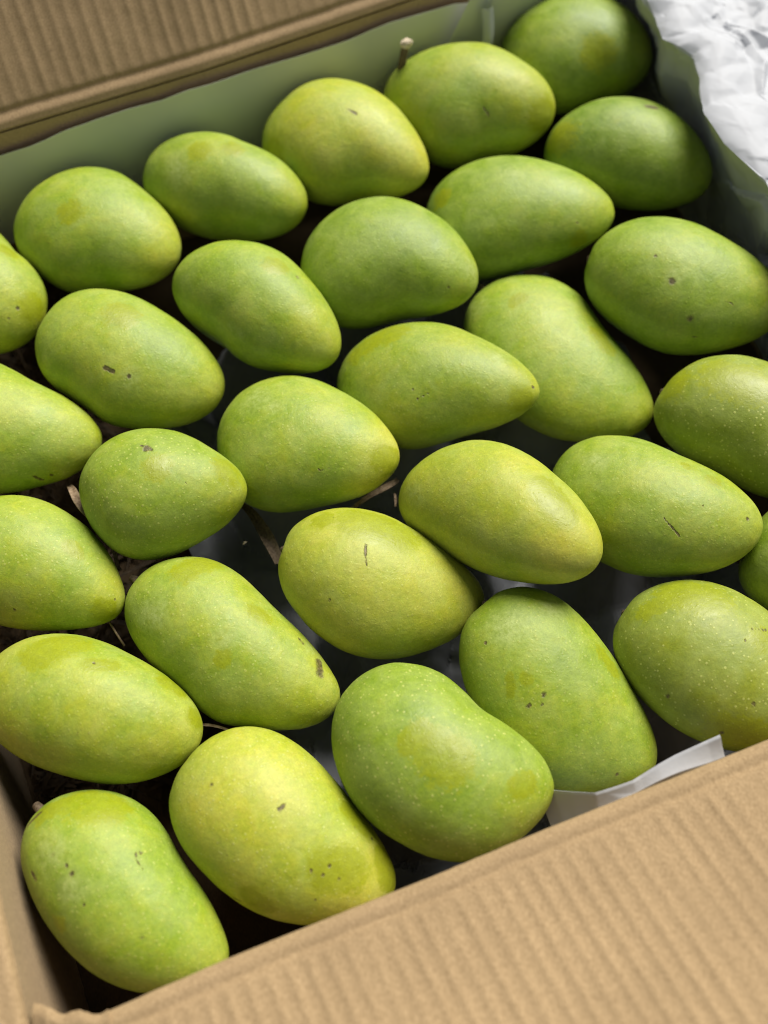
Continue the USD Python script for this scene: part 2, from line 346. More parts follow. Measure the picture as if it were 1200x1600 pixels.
# ------------------------------------------------------------------ the mangoes
MANGOES = {
    1: [0.2622, 0.2961, -0.0032, -0.4219, 0.1036, 0.1083, 0.0864, 0.0704, 0.0732, -0.0145, -0.0199, 0.9837],
    2: [0.1692, 0.2763, -0.0048, -0.67, 0.1654, 0.1216, 0.0844, 0.0747, 0.0861, 0.0072, -0.0072, 1.03],
    3: [0.2533, 0.1938, -0.0012, -0.7451, 0.0461, 0.1137, 0.077, 0.065, 0.0902, -0.0545, 0.0026, 1.0034],
    4: [0.0767, 0.2676, -0.0011, -0.8831, 0.0962, 0.1206, 0.0853, 0.0707, 0.2302, -0.0281, 0.0018, 1.0131],
    5: [-0.0122, 0.2629, 0.001, -0.7502, 0.0857, 0.1173, 0.069, 0.0647, 0.1221, -0.0051, 0.0074, 0.9798],
    6: [-0.0996, 0.2554, 0.0003, -0.7552, 0.0532, 0.113, 0.0859, 0.0661, 0.188, -0.0162, 0.0052, 1.0096],
    7: [-0.1867, 0.2397, 0.0029, -1.0209, 0.0083, 0.1081, 0.0794, 0.0663, 0.1005, 0.0146, 0.0048, 0.9788],
    8: [0.1642, 0.1779, -0.0092, -0.4891, 0.1915, 0.1239, 0.0862, 0.064, 0.2239, -0.0005, -0.0153, 1.0],
    9: [0.0672, 0.1633, -0.0021, -0.6435, 0.1471, 0.1151, 0.0886, 0.0685, 0.2232, -0.0347, -0.0265, 1.005],
    10: [0.2317, 0.0803, 0.0016, -0.7438, 0.0015, 0.1242, 0.0863, 0.0679, 0.1146, 0.023, 0.0161, 1.0082],
    11: [-0.0224, 0.157, 0.0054, -0.9906, 0.0176, 0.1191, 0.07, 0.0664, 0.1327, -0.0364, 0.0258, 1.0015],
    12: [-0.1069, 0.1526, 0.0005, -0.821, -0.062, 0.1218, 0.0791, 0.0649, 0.126, 0.0159, 0.0173, 0.9539],
    13: [0.1453, 0.0727, -0.0172, -1.2564, -0.0117, 0.14, 0.0877, 0.0549, 0.1051, 0.0499, 0.0569, 0.9303],
    14: [0.0621, 0.0733, -0.0079, -0.6748, 0.2699, 0.1259, 0.0789, 0.0613, 0.2148, 0.0103, -0.0024, 1.0862],
    15: [-0.1902, 0.1343, 0.0007, -0.6141, -0.0427, 0.1183, 0.0772, 0.0645, 0.2103, 0.0404, 0.013, 0.9831],
    16: [-0.0249, 0.0605, -0.0051, -0.7152, 0.1799, 0.1119, 0.0832, 0.0625, 0.2309, 0.0284, 0.0021, 1.0237],
    17: [-0.1119, 0.0543, 0.0065, -0.4065, 0.0821, 0.0932, 0.0745, 0.0675, 0.2128, 0.0192, -0.0058, 1.0511],
    18: [-0.1917, 0.0389, -0.0, -0.764, -0.0215, 0.1099, 0.0724, 0.0639, 0.2403, -0.0201, -0.0097, 1.028],
    19: [0.0579, -0.0298, 0.0062, -0.9973, 0.3582, 0.1238, 0.0703, 0.0659, 0.1648, -0.0589, 0.0481, 0.9508],
    20: [0.1412, -0.0506, 0.001, -0.8791, 0.2489, 0.1202, 0.0765, 0.0636, 0.1238, 0.0553, 0.0137, 0.974],
    21: [0.2234, -0.026, 0.0002, -0.9365, 0.0038, 0.1171, 0.0762, 0.0645, 0.1196, -0.0578, 0.0175, 0.9581],
    22: [0.2211, -0.1199, -0.0014, -0.6307, 0.0384, 0.1026, 0.0742, 0.0635, 0.1581, -0.0359, 0.0136, 0.9813],
    23: [-0.0163, -0.0364, -0.0028, -0.6294, -0.1764, 0.116, 0.0782, 0.0629, 0.1561, 0.0556, 0.0392, 1.0391],
    24: [-0.1038, -0.0413, -0.0041, -0.9754, -0.0401, 0.1308, 0.0695, 0.0618, 0.1464, 0.0232, 0.0464, 0.9333],
    25: [-0.1809, -0.0511, 0.0023, -0.6668, 0.014, 0.1192, 0.0702, 0.0656, 0.1162, 0.0111, 0.0219, 0.9738],
    26: [0.0498, -0.1268, -0.0069, -1.2369, -0.1797, 0.1246, 0.0793, 0.0582, 0.1059, 0.0519, 0.0421, 0.9113],
    27: [-0.0256, -0.1403, 0.0088, -0.9635, 0.0692, 0.1156, 0.0807, 0.0679, 0.0513, 0.0767, 0.0409, 0.9012],
    28: [0.1328, -0.1463, -0.0008, -1.0021, 0.0309, 0.1143, 0.081, 0.0643, 0.1003, -0.0189, 0.012, 1.0054],
    29: [-0.1078, -0.1434, 0.0006, -0.9687, -0.0314, 0.1218, 0.0765, 0.0641, 0.2148, 0.0227, 0.0388, 0.9234],
    30: [-0.1882, -0.1433, -0.0001, -1.0821, -0.0202, 0.1193, 0.068, 0.0639, 0.1508, 0.0259, 0.0535, 0.9776],
}
MARKS = [[5, 2, 8.2, -392, 2652, 598, -392, 2652, 598],
    [5, 0, 5.3, -229, 2706, 654, -229, 2706, 654],
    [5, 0, 5.3, -21, 2646, 651, -21, 2646, 651],
    [17, 1, 2.1, -1123, 660, 723, -1123, 660, 723],
    [17, 1, 1.0, -1145, 689, 718, -1095, 631, 726],
    [17, 1, 0.5, -1010, 421, 698, -973, 389, 678],
    [17, 0, 5.5, -1099, 519, 732, -1099, 519, 732],
    [17, 0, 6.3, -750, 453, 578, -750, 453, 578],
    [12, 2, 5.2, -1095, 1246, 564, -1095, 1246, 564],
    [12, 1, 1.1, -1095, 1246, 564, -1095, 1246, 564],
    [12, 1, 1.5, -1211, 1337, 586, -1171, 1303, 579],
    [12, 0, 7.5, -1023, 1645, 639, -1023, 1645, 639],
    [10, 1, 1.9, 2106, 694, 651, 2106, 694, 651],
    [10, 1, 1.9, 2143, 478, 539, 2143, 478, 539],
    [10, 1, 0.5, 2232, 590, 644, 2411, 441, 582],
    [10, 1, 1.2, 2090, 880, 675, 2090, 880, 675],
    [10, 1, 1.0, 2145, 413, 443, 2179, 395, 442],
    [10, 2, 4.6, 2122, 715, 661, 2122, 715, 661],
    [3, 1, 2.1, 2647, 2054, 617, 2708, 2035, 602],
    [3, 0, 8.6, 2085, 2144, 461, 2085, 2144, 461],
    [3, 1, 1.0, 2267, 1815, 518, 2267, 1815, 518],
    [1, 0, 8.8, 2605, 2671, 583, 2605, 2671, 583],
    [2, 0, 9.7, 1213, 2676, 373, 1213, 2676, 373],
    [2, 0, 8.6, 2050, 2334, 499, 2050, 2334, 499],
    [2, 1, 0.8, 1645, 2453, 613, 1671, 2397, 571],
    [24, 1, 2.7, -633, -696, 368, -647, -759, 386],
    [24, 1, 1.3, -687, -552, 403, -678, -576, 399],
    [24, 2, 5.4, -633, -611, 341, -633, -611, 341],
    [24, 0, 4.0, -856, -368, 509, -830, -393, 497],
    [24, 0, 5.8, -1134, -19, 522, -1011, 25, 434],
    [24, 1, 1.0, -1071, 68, 435, -1003, -94, 512],
    [24, 2, 7.3, -1356, -192, 521, -1356, -192, 521],
    [24, 2, 4.6, -1054, -474, 564, -1054, -474, 564],
    [24, 0, 3.2, -1092, -563, 540, -1092, -563, 540],
    [23, 1, 0.7, -206, -267, 610, -226, -312, 613],
    [23, 1, 0.7, -226, -312, 613, -240, -368, 610],
    [23, 1, 0.9, -482, -458, 537, -482, -458, 537],
    [23, 0, 8.9, -183, -94, 566, -11, -223, 530],
    [23, 0, 4.8, -354, -9, 554, -354, -9, 554],
    [25, 0, 2.9, -1712, -383, 638, -1615, -417, 605],
    [25, 0, 4.6, -1391, -552, 472, -1362, -589, 450],
    [25, 1, 0.8, -1697, -376, 629, -1697, -376, 629],
    [25, 1, 0.5, -1863, -699, 626, -1849, -690, 633],
    [25, 0, 7.1, -1940, -226, 623, -1787, -214, 575],
    [25, 0, 3.9, -1313, -769, 433, -1313, -769, 433],
    [25, 1, 0.4, -1755, -645, 657, -1709, -646, 655],
    [26, 1, 0.9, 363, -1309, 511, 363, -1309, 511],
    [26, 1, 0.9, 273, -1329, 481, 281, -1326, 486],
    [26, 1, 0.8, 341, -1346, 497, 341, -1346, 497],
    [26, 0, 1.6, 238, -1159, 504, 213, -1238, 478],
    [26, 0, 2.6, 307, -1205, 521, 307, -1205, 521],
    [26, 1, 1.0, 589, -1774, 296, 589, -1774, 296],
    [26, 2, 8.6, 323, -914, 525, 323, -914, 525],
    [26, 2, 5.4, 593, -891, 492, 593, -891, 492],
    [26, 0, 3.0, 757, -1192, 422, 781, -1304, 396],
    [26, 1, 1.0, 204, -947, 487, 204, -947, 487],
    [27, 0, 8.9, -266, -1446, 769, -247, -1479, 769],
    [27, 0, 3.6, 20, -1702, 688, 76, -1693, 665],
    [27, 1, 0.4, -190, -1668, 736, -190, -1668, 736],
    [27, 1, 0.4, -262, -1516, 766, -262, -1516, 766],
    [27, 0, 4.2, -305, -1306, 760, -383, -1341, 758],
    [28, 1, 1.1, 956, -1526, 453, 956, -1526, 453],
    [28, 1, 0.6, 1124, -1549, 579, 1116, -1577, 566],
    [28, 1, 0.9, 1297, -1734, 569, 1297, -1734, 569],
    [28, 1, 0.5, 1455, -1387, 613, 1549, -1422, 583],
    [28, 0, 5.2, 1481, -1458, 611, 1481, -1458, 611],
    [28, 0, 8.4, 1244, -1062, 531, 1362, -1165, 576],
    [28, 0, 4.0, 1049, -1091, 505, 1117, -1090, 532],
    [28, 1, 1.0, 1130, -1787, 431, 1130, -1787, 431],
    [28, 0, 6.4, 1137, -1777, 450, 1265, -1864, 462],
    [28, 1, 0.6, 1394, -1438, 629, 1394, -1438, 629],
    [29, 1, 1.0, -1060, -1384, 638, -1035, -1374, 633],
    [29, 1, 1.0, -1324, -1155, 614, -1324, -1155, 614],
    [29, 0, 7.1, -924, -1711, 556, -843, -1745, 524],
    [29, 1, 0.7, -967, -1719, 558, -967, -1719, 558],
    [29, 1, 0.7, -927, -1693, 562, -927, -1693, 562],
    [29, 1, 0.7, -904, -1759, 534, -904, -1759, 534],
    [29, 0, 3.4, -747, -1477, 472, -695, -1602, 433],
    [29, 1, 0.8, -694, -1634, 438, -694, -1634, 438],
    [29, 1, 0.6, -1356, -1449, 580, -1352, -1488, 567],
    [29, 1, 1.1, -1397, -1638, 382, -1368, -1666, 399],
    [29, 1, 0.6, -1011, -1686, 574, -1011, -1686, 574],
    [29, 1, 0.6, -1092, -1685, 570, -1092, -1685, 570],
    [29, 1, 0.5, -755, -1564, 496, -755, -1564, 496],
    [29, 1, 0.6, -1370, -1414, 583, -1370, -1414, 583],
    [29, 0, 4.9, -664, -1735, 402, -671, -1839, 383],
    [29, 1, 0.6, -1227, -1654, 547, -1227, -1654, 547],
    [29, 1, 0.5, -1038, -1803, 507, -1038, -1803, 507],
    [29, 1, 0.5, -895, -1562, 580, -895, -1562, 580],
    [29, 0, 4.2, -1313, -1679, 466, -1269, -1730, 451],
    [30, 1, 1.2, -2210, -992, 454, -2134, -964, 488],
    [30, 1, 1.3, -2225, -1229, 520, -2212, -1266, 532],
    [30, 1, 0.8, -2037, -1279, 626, -2037, -1279, 626],
    [30, 1, 0.8, -2022, -1323, 629, -2022, -1323, 629],
    [30, 1, 0.6, -2087, -1203, 607, -2087, -1203, 607],
    [30, 1, 0.6, -2005, -1472, 616, -2005, -1472, 616],
    [30, 0, 2.9, -2157, -1487, 522, -2157, -1487, 522],
    [30, 1, 0.4, -1734, -1325, 579, -1734, -1366, 586],
    [30, 1, 0.4, -1734, -1366, 586, -1719, -1410, 582],
    [30, 2, 7.7, -2100, -1182, 600, -2100, -1182, 600],
    [30, 0, 8.0, -1923, -987, 522, -1815, -1060, 524],
    [30, 0, 4.3, -2111, -976, 510, -2028, -961, 514],
    [30, 1, 0.7, -1715, -1337, 569, -1715, -1337, 569],
    [30, 2, 5.8, -2052, -1382, 617, -2052, -1382, 617],
    [30, 1, 0.6, -1800, -1691, 576, -1800, -1691, 576],
    [15, 1, 1.0, -1793, 927, 368, -1758, 919, 319],
    [15, 1, 0.8, -1699, 920, 340, -1699, 920, 340],
    [15, 2, 3.7, -1448, 1244, 424, -1448, 1244, 424],
    [7, 1, 1.2, -1604, 2016, 520, -1604, 2016, 520],
    [7, 1, 1.0, -1670, 1967, 505, -1670, 1967, 505],
    [7, 0, 6.3, -1521, 2033, 461, -1521, 2033, 461],
    [7, 0, 4.7, -1567, 2434, 568, -1567, 2434, 568],
    [18, 1, 0.5, -1687, 188, 535, -1687, 188, 535],
    [18, 1, 0.3, -1807, 85, 501, -1685, 104, 501],
    [18, 1, 0.7, -2038, 123, 466, -2038, 123, 466],
    [18, 0, 4.8, -1606, -19, 376, -1606, -19, 376],
    [18, 0, 3.4, -1668, 326, 547, -1644, 296, 532],
    [18, 1, 0.6, -1541, 32, 383, -1541, 32, 383],
    [20, 0, 1.7, 1590, -445, 638, 1580, -471, 652],
    [20, 1, 0.5, 1574, -607, 684, 1574, -607, 684],
    [20, 1, 0.5, 1536, -717, 687, 1536, -717, 687],
    [20, 1, 0.5, 1617, -712, 681, 1617, -712, 681],
    [20, 0, 3.1, 1671, -596, 656, 1671, -596, 656],
    [20, 1, 0.5, 1323, -706, 654, 1361, -816, 621],
    [20, 1, 1.0, 1748, -855, 626, 1748, -855, 626],
    [20, 2, 5.7, 1170, -214, 565, 1170, -214, 565],
    [19, 0, 6.0, 760, -354, 791, 784, -530, 807],
    [19, 1, 0.7, 318, -292, 656, 318, -292, 656],
    [19, 2, 4.2, 174, -39, 517, 174, -39, 517],
    [19, 1, 0.3, 836, -542, 790, 845, -770, 736],
    [16, 0, 5.8, 105, 273, 472, 140, 243, 425],
    [16, 1, 0.5, -265, 305, 511, -105, 274, 510],
    [16, 2, 7.4, -457, 866, 522, -457, 866, 522],
    [16, 1, 0.7, -31, 249, 489, -31, 249, 489],
    [16, 2, 3.6, -373, 756, 569, -373, 756, 569],
    [14, 0, 6.2, 240, 1061, 378, 327, 1070, 422],
    [14, 0, 7.7, 452, 1071, 456, 452, 1071, 456],
    [14, 1, 0.7, 416, 617, 516, 416, 617, 516],
    [14, 1, 0.5, 421, 559, 496, 497, 554, 529],
    [14, 1, 1.0, 1075, 388, 494, 1075, 388, 494],
    [14, 0, 5.2, 981, 332, 491, 981, 332, 491],
    [14, 2, 4.5, 952, 605, 556, 952, 605, 556],
    [11, 0, 5.4, -75, 1620, 685, -75, 1620, 685],
    [11, 1, 1.2, 31, 1529, 636, 31, 1529, 636],
    [11, 2, 3.0, -4, 1276, 628, -4, 1276, 628],
    [11, 2, 2.7, -444, 1392, 551, -396, 1323, 539],
    [9, 1, 0.8, 728, 1243, 503, 728, 1243, 503],
    [9, 1, 0.7, 888, 1222, 505, 888, 1222, 505],
    [9, 2, 6.3, 1069, 1301, 516, 1069, 1301, 516],
    [13, 0, 3.2, 1298, 1091, 346, 1344, 1097, 350],
    [13, 0, 4.0, 1691, 702, 315, 1696, 575, 311],
    [13, 1, 0.4, 1398, 454, 339, 1466, 425, 336],
    [13, 2, 7.4, 1096, 1208, 233, 1096, 1208, 233],
    [4, 1, 1.0, 752, 2659, 696, 804, 2609, 690],
    [4, 1, 0.9, 714, 2443, 632, 714, 2443, 632],
    [4, 0, 6.9, 264, 2726, 432, 264, 2726, 432],
    [6, 0, 5.6, -1122, 2511, 651, -1122, 2511, 651],
    [6, 2, 6.5, -732, 2661, 577, -732, 2661, 577],
    [8, 0, 5.0, 1169, 1995, 392, 1169, 1995, 392],
    [8, 2, 5.8, 1607, 1888, 561, 1607, 1888, 561],
    [8, 0, 4.1, 1866, 1363, 379, 1866, 1363, 379],
    [8, 1, 0.6, 1820, 1448, 487, 1879, 1422, 467],
    [21, 0, 9.5, 2081, 9, 614, 2167, -113, 642],
    [21, 0, 7.5, 1857, 129, 466, 1857, 129, 466]]

TONES = {1: (0.25, 0.1, 0.1), 2: (0.5, 0.15, 0.1), 3: (0.2, 0.2, 0.1), 4: (0.64, 0.1, 0), 5: (0.38, 0.1, 0.1), 6: (0.42, 0.1, 0), 7: (0.5, 0.3, 0), 8: (0.28, 0.15, 0), 9: (0.25, 0.15, 0.05), 10: (0.33, 0.15, 0), 11: (0.38, 0.2, 0), 12: (0.45, 0.25, 0), 13: (0.42, 0.15, 0), 14: (0.45, 0.3, 0.2), 15: (0.45, 0.5, 0), 16: (0.42, 0.4, 0.05), 17: (0.36, 0.7, 0.1), 18: (0.45, 0.6, 0.05), 19: (0.68, 0.3, 0.1), 20: (0.42, 0.4, 0.1), 21: (0.4, 1, 0.6), 22: (0.2, 0.2, 0.3), 23: (0.74, 0.35, 0.15), 24: (0.45, 0.5, 0.1), 25: (0.55, 0.4, 0.1), 26: (0.4, 0.35, 0.15), 27: (0.28, 0.8, 0.1), 28: (0.5, 1, 0.65), 29: (0.7, 0.8, 0.0), 30: (0.34, 0.5, 0.0)}
LABELS = {
    1: 'plain green mango topmost in the photo, beside the sunlit white paper',
    2: 'yellow-green mango directly left of the topmost one, stalk behind it',
    3: 'green mango against the white paper with a small reddish scuff on top',
    4: 'yellowest mango of the back row, right of the one with an oily top patch',
    5: 'back row mango with pale bloom spot and oily patch on its upper left',
    6: 'round mango at the left end of the back row under the liner',
    7: 'mango cut by the left edge of the photo, highest one there, two black dots',
    8: 'smooth long green mango in front of the yellow-green mango by the broken stalk',
    9: 'plump green mango in the second row, just below the yellowest back row mango',
    10: 'mango cut by the right edge with grey and brown scuffs and a long scratch',
    11: 'mango with tiny shiny dent marks, below the one with the oily top patch',
    12: 'mango with a grey bruise mark in its middle, third from the left edge top',
    13: 'upright leaning mango sunk low in the middle right of the box',
    14: 'olive-tinged pointed mango lying level in the centre, overlapping the sunk one',
    15: 'mango cut by the left edge with black dashes on its lower side',
    16: 'mango with bright yellow pointed tip in the centre of the box',
    17: 'small mango with a brown star-shaped scar near its top',
    18: 'mango cut by the left edge beside the bent dry leaf, thin scratch near its tip',
    19: 'smooth yellowish mango standing highest, faint ridge running to its tip',
    20: 'long pale green mango with fine dark specks, right of the ridged yellowish one',
    21: 'olive mango densely dotted with pale pores, cut by the right edge',
    22: 'dark green mango barely showing at the right edge, below the speckled long one',
    23: 'yellow mango with a short brown crack in its skin',
    24: 'mango with a rough brown scar near its lower right end',
    25: 'mango by the left wall with olive smudges on its top',
    26: 'pale bloomy mango with three black dots, above the folded paper strip',
    27: 'big kidney-shaped green mango with an olive stain in its middle',
    28: 'olive mango with dark flecks and pale pores at the lower right above the flap',
    29: 'yellow speckled mango with a wet glossy patch near its lower end',
    30: 'green mango in the near left corner with a scarred left side',
}
LINER_TOP = [(-0.1436, 0.0674), (-0.1238, 0.0681), (-0.1005, 0.0714), (-0.0574, 0.0731), (-0.0348, 0.0716), (-0.0168, 0.0739), (0.0312, 0.0726), (0.0775, 0.0704), (0.1061, 0.0705), (0.1302, 0.0728), (0.1549, 0.0713), (0.18, 0.0697), (0.1913, 0.0666)]
OUTLINE = {
    1: [0.983, 0.978, 1.03, 1.08, 1.079, 1.04, 1.008, 0.986, 0.999, 1.015, 1.011, 1.032, 1.102, 1.069, 0.966, 0.923, 1.005, 1.022],
    2: [1.006, 0.992, 0.991, 1.033, 1.067, 1.05, 1.015, 0.992, 0.992, 1.016, 1.027, 1.013, 1.071, 1.14, 1.089, 0.978, 0.974, 1.002],
    3: [0.998, 0.993, 1.005, 1.015, 1.024, 1.026, 1.014, 0.992, 0.978, 0.995, 1.018, 1.024, 1.003, 0.986, 0.988, 0.999, 1.005, 1.006],
    4: [1.013, 0.989, 0.997, 1.014, 1.029, 1.033, 1.031, 1.024, 0.99, 0.971, 1.015, 1.042, 1.042, 1.122, 1.113, 0.984, 0.936, 0.99],
    5: [0.994, 1.01, 1.015, 0.983, 0.963, 0.997, 1.013, 1.006, 0.994, 0.997, 1.017, 1.017, 1.02, 1.026, 0.991, 0.953, 1.001, 1.015],
    6: [1.004, 1.004, 0.997, 0.988, 1.002, 1.038, 1.036, 1.001, 0.976, 0.995, 1.015, 1.003, 1.01, 1.055, 1.014, 0.952, 0.977, 1.008],
    7: [0.985, 0.999, 1.027, 0.998, 0.942, 1.001, 1.085, 1.067, 1.011, 1.0, 1.0, 1.0, 1.0, 1.0, 1.001, 1.014, 1.028, 1.009],
    8: [1.005, 0.999, 0.997, 0.999, 1.021, 1.029, 1.017, 1.002, 1.004, 1.013, 1.016, 1.065, 1.077, 1.009, 0.955, 0.967, 0.985, 1.006],
    9: [1.002, 0.992, 1.007, 1.011, 1.03, 1.035, 1.021, 0.999, 0.987, 1.003, 1.023, 1.051, 1.096, 1.032, 0.933, 0.908, 0.973, 1.02],
    10: [1.015, 1.01, 0.998, 0.988, 0.997, 1.019, 1.021, 1.004, 0.995, 1.001, 1.009, 0.983, 0.977, 1.023, 1.045, 1.019, 0.984, 0.992],
    11: [1.002, 1.004, 0.992, 0.989, 1.006, 1.028, 1.024, 0.999, 0.987, 0.996, 1.01, 0.996, 0.956, 0.942, 1.015, 1.043, 1.004, 0.995],
    12: [0.998, 1.006, 1.002, 0.986, 0.979, 0.991, 1.009, 1.012, 1.005, 0.989, 1.006, 1.013, 0.957, 0.962, 1.034, 1.021, 1.001, 0.999],
    13: [0.992, 1.008, 1.007, 0.961, 0.938, 0.975, 1.038, 1.03, 0.989, 0.998, 1.013, 1.013, 1.004, 1.009, 1.022, 1.03, 1.022, 0.988],
    14: [1.011, 0.998, 0.987, 0.997, 1.028, 1.04, 1.019, 0.994, 0.986, 1.01, 1.04, 1.041, 1.093, 1.108, 1.03, 0.954, 0.939, 0.984],
    15: [1.001, 1.007, 0.995, 0.961, 0.96, 1.01, 1.063, 1.052, 1.009, 1.0, 1.0, 1.0, 1.001, 1.016, 1.028, 1.005, 0.982, 0.997],
    16: [1.007, 0.997, 1.012, 1.019, 1.016, 1.031, 1.026, 1.006, 1.003, 1.01, 1.003, 1.01, 1.068, 1.056, 1.002, 0.963, 0.975, 1.003],
    17: [1.011, 1.001, 0.981, 1.002, 1.022, 1.009, 1.0, 0.992, 1.003, 1.019, 0.981, 0.981, 1.013, 1.03, 1.015, 0.984, 0.978, 0.997],
    18: [1.004, 0.991, 0.998, 1.009, 1.001, 1.0, 1.003, 0.999, 0.994, 0.997, 1.0, 1.001, 1.008, 1.014, 1.008, 0.989, 0.981, 0.996],
    19: [1.001, 1.006, 1.006, 0.989, 1.0, 1.013, 1.022, 1.022, 0.995, 0.983, 1.003, 1.029, 1.022, 1.035, 1.049, 1.037, 1.007, 1.0],
    20: [1.002, 1.003, 1.004, 0.978, 0.961, 0.982, 1.011, 1.012, 1.002, 1.002, 1.007, 1.0, 0.991, 1.005, 1.017, 1.005, 0.995, 1.003],
    21: [1.0, 1.0, 1.0, 1.003, 1.014, 1.013, 1.003, 1.001, 1.0, 0.991, 1.008, 1.011, 0.966, 0.934, 0.983, 1.047, 1.045, 1.006],
    22: [1.0, 1.0, 1.0, 1.0, 1.0, 1.004, 1.03, 1.028, 0.99, 0.991, 1.017, 0.997, 0.975, 0.986, 0.999, 1.0, 1.0, 1.0],
    23: [1.008, 1.015, 1.024, 1.018, 1.023, 1.038, 1.014, 0.994, 0.997, 1.006, 1.001, 0.98, 0.991, 1.014, 1.019, 1.006, 0.992, 1.003],
    24: [1.002, 1.007, 0.997, 0.964, 0.95, 0.965, 1.003, 1.023, 0.999, 0.995, 1.009, 0.997, 0.968, 0.968, 1.032, 1.061, 0.993, 0.989],
    25: [1.002, 1.005, 1.004, 0.997, 0.996, 1.004, 1.003, 1.0, 1.0, 1.002, 1.012, 1.009, 0.992, 0.98, 0.986, 1.009, 1.016, 1.004],
    26: [0.992, 1.006, 0.999, 0.997, 0.998, 0.993, 1.001, 1.007, 1.004, 1.001, 1.009, 1.007, 1.0, 1.0, 1.027, 1.055, 1.033, 0.988],
    27: [0.989, 1.003, 1.019, 0.978, 0.928, 0.976, 1.028, 1.012, 0.993, 1.005, 0.997, 0.998, 1.008, 0.994, 0.986, 1.009, 1.032, 1.004],
    28: [1.0, 1.0, 1.001, 1.005, 1.005, 1.002, 1.006, 1.001, 0.994, 1.0, 1.007, 1.0, 0.993, 1.009, 1.016, 1.001, 0.993, 0.997],
    29: [1.0, 1.005, 0.995, 0.978, 0.983, 0.998, 1.009, 1.009, 0.997, 0.993, 1.007, 1.0, 0.985, 0.994, 1.007, 1.01, 0.999, 0.992],
    30: [0.998, 1.006, 0.988, 0.954, 0.956, 1.003, 1.028, 1.008, 0.989, 1.002, 1.003, 0.993, 0.996, 0.996, 0.997, 1.006, 1.005, 0.992],
}

def mango(q, n=112, k=104, seed=0):
    x, y, dz, yaw, pit, Lm, W, T, kk, c2, c3, p = q
    t = np.linspace(.004, np.pi - .004, n)[:, None]; ph = np.linspace(0, 2 * np.pi, k, endpoint=False)[None]
    xp = -np.cos(t)
    xs = np.linspace(-1, 1, 201); mx = (np.clip(1 - xs ** 2, 0, 1) ** (p / 2) * (1 - kk * xs)).max()
    rho = np.clip(1 - xp ** 2, 0, 1) ** (p / 2) * (1 - kk * xp) / mx
    b = W / 2 * rho * np.cos(ph) + Lm * (c2 * (xp ** 2 - .4) + c3 * (xp ** 3 - .6 * xp))
    c = T / 2 * rho * np.sin(ph)
    a = Lm / 2 * xp + 0 * ph
    sc = np.array(OUTLINE[seed]); NCt = len(sc); la, lb = a, b + 0 * a          # each fruit's own outline
    xx = (np.arctan2(lb, la) % (2 * np.pi)) / (2 * np.pi / NCt); ii = np.floor(xx).astype(int); ff = xx - ii
    p0, p1, p2, p3 = (sc[(ii + d_) % NCt] for d_ in (-1, 0, 1, 2))
    sv = .5 * (2 * p1 + (-p0 + p2) * ff + (2 * p0 - 5 * p1 + 4 * p2 - p3) * ff ** 2 + (-p0 + 3 * p1 - 3 * p2 + p3) * ff ** 3)
    rn = np.sqrt((la / (Lm / 2)) ** 2 + (b / (W / 2)) ** 2); wr = np.clip((rn - .15) / .65, 0, 1); wr = wr * wr * (3 - 2 * wr)
    sv = 1 + (sv - 1) * wr
    a, b = a * sv, b * sv
    a = a + .0022 * np.exp(-(rho * W / 2 / .006) ** 2) * (xp < 0)            # dimple at the stem
    ca, sa, cp, sp = math.cos(yaw), math.sin(yaw), math.cos(pit), math.sin(pit)
    A = np.array([ca * cp, sa * cp, sp]); B = np.array([-sa, ca, 0]); C = np.cross(A, B)
    X = a[..., None] * A + b[..., None] * B + c[..., None] * C
    zc = -X[..., 2].min() + dz
    # skin unevenness
    O = X + seed * 3.7
    X = X * (1 + (.023 * (meshkit.fbm(O * 34, 2, seed) - .5) + .008 * (meshkit.fbm(O * 150, 2, seed + 5) - .5)))[..., None]
    X = X + np.array([x, y, zc])
    stem = np.array([x, y, zc]) + A * (-Lm / 2 + .002) + B * Lm * (c2 * .6 - c3 * .4)
    f = gridfaces(n, k, True)
    v = np.concatenate([X.reshape(-1, 3), X[0].mean(0)[None], X[-1].mean(0)[None]]); e = n * k
    i = np.arange(k); j = np.roll(i, -1)
    f3 = np.concatenate([f[:, [0, 1, 2]], f[:, [0, 2, 3]], np.stack([j, i, np.full(k, e)], -1)[:, ::-1], np.stack([i + e - k, j + e - k, np.full(k, e + 1)], -1)[:, ::-1]])
    ax = np.r_[np.repeat(xp.ravel(), k), -1, 1]
    return v, f3, ax, stem, A, X[..., 2].min()

def orient(v, f):
    a, b, c = v[f[:, 0]], v[f[:, 1]], v[f[:, 2]]
    return f if np.einsum('ij,ij->', a - v.mean(0), np.cross(b - a, c - a)) > 0 else f[:, ::-1]

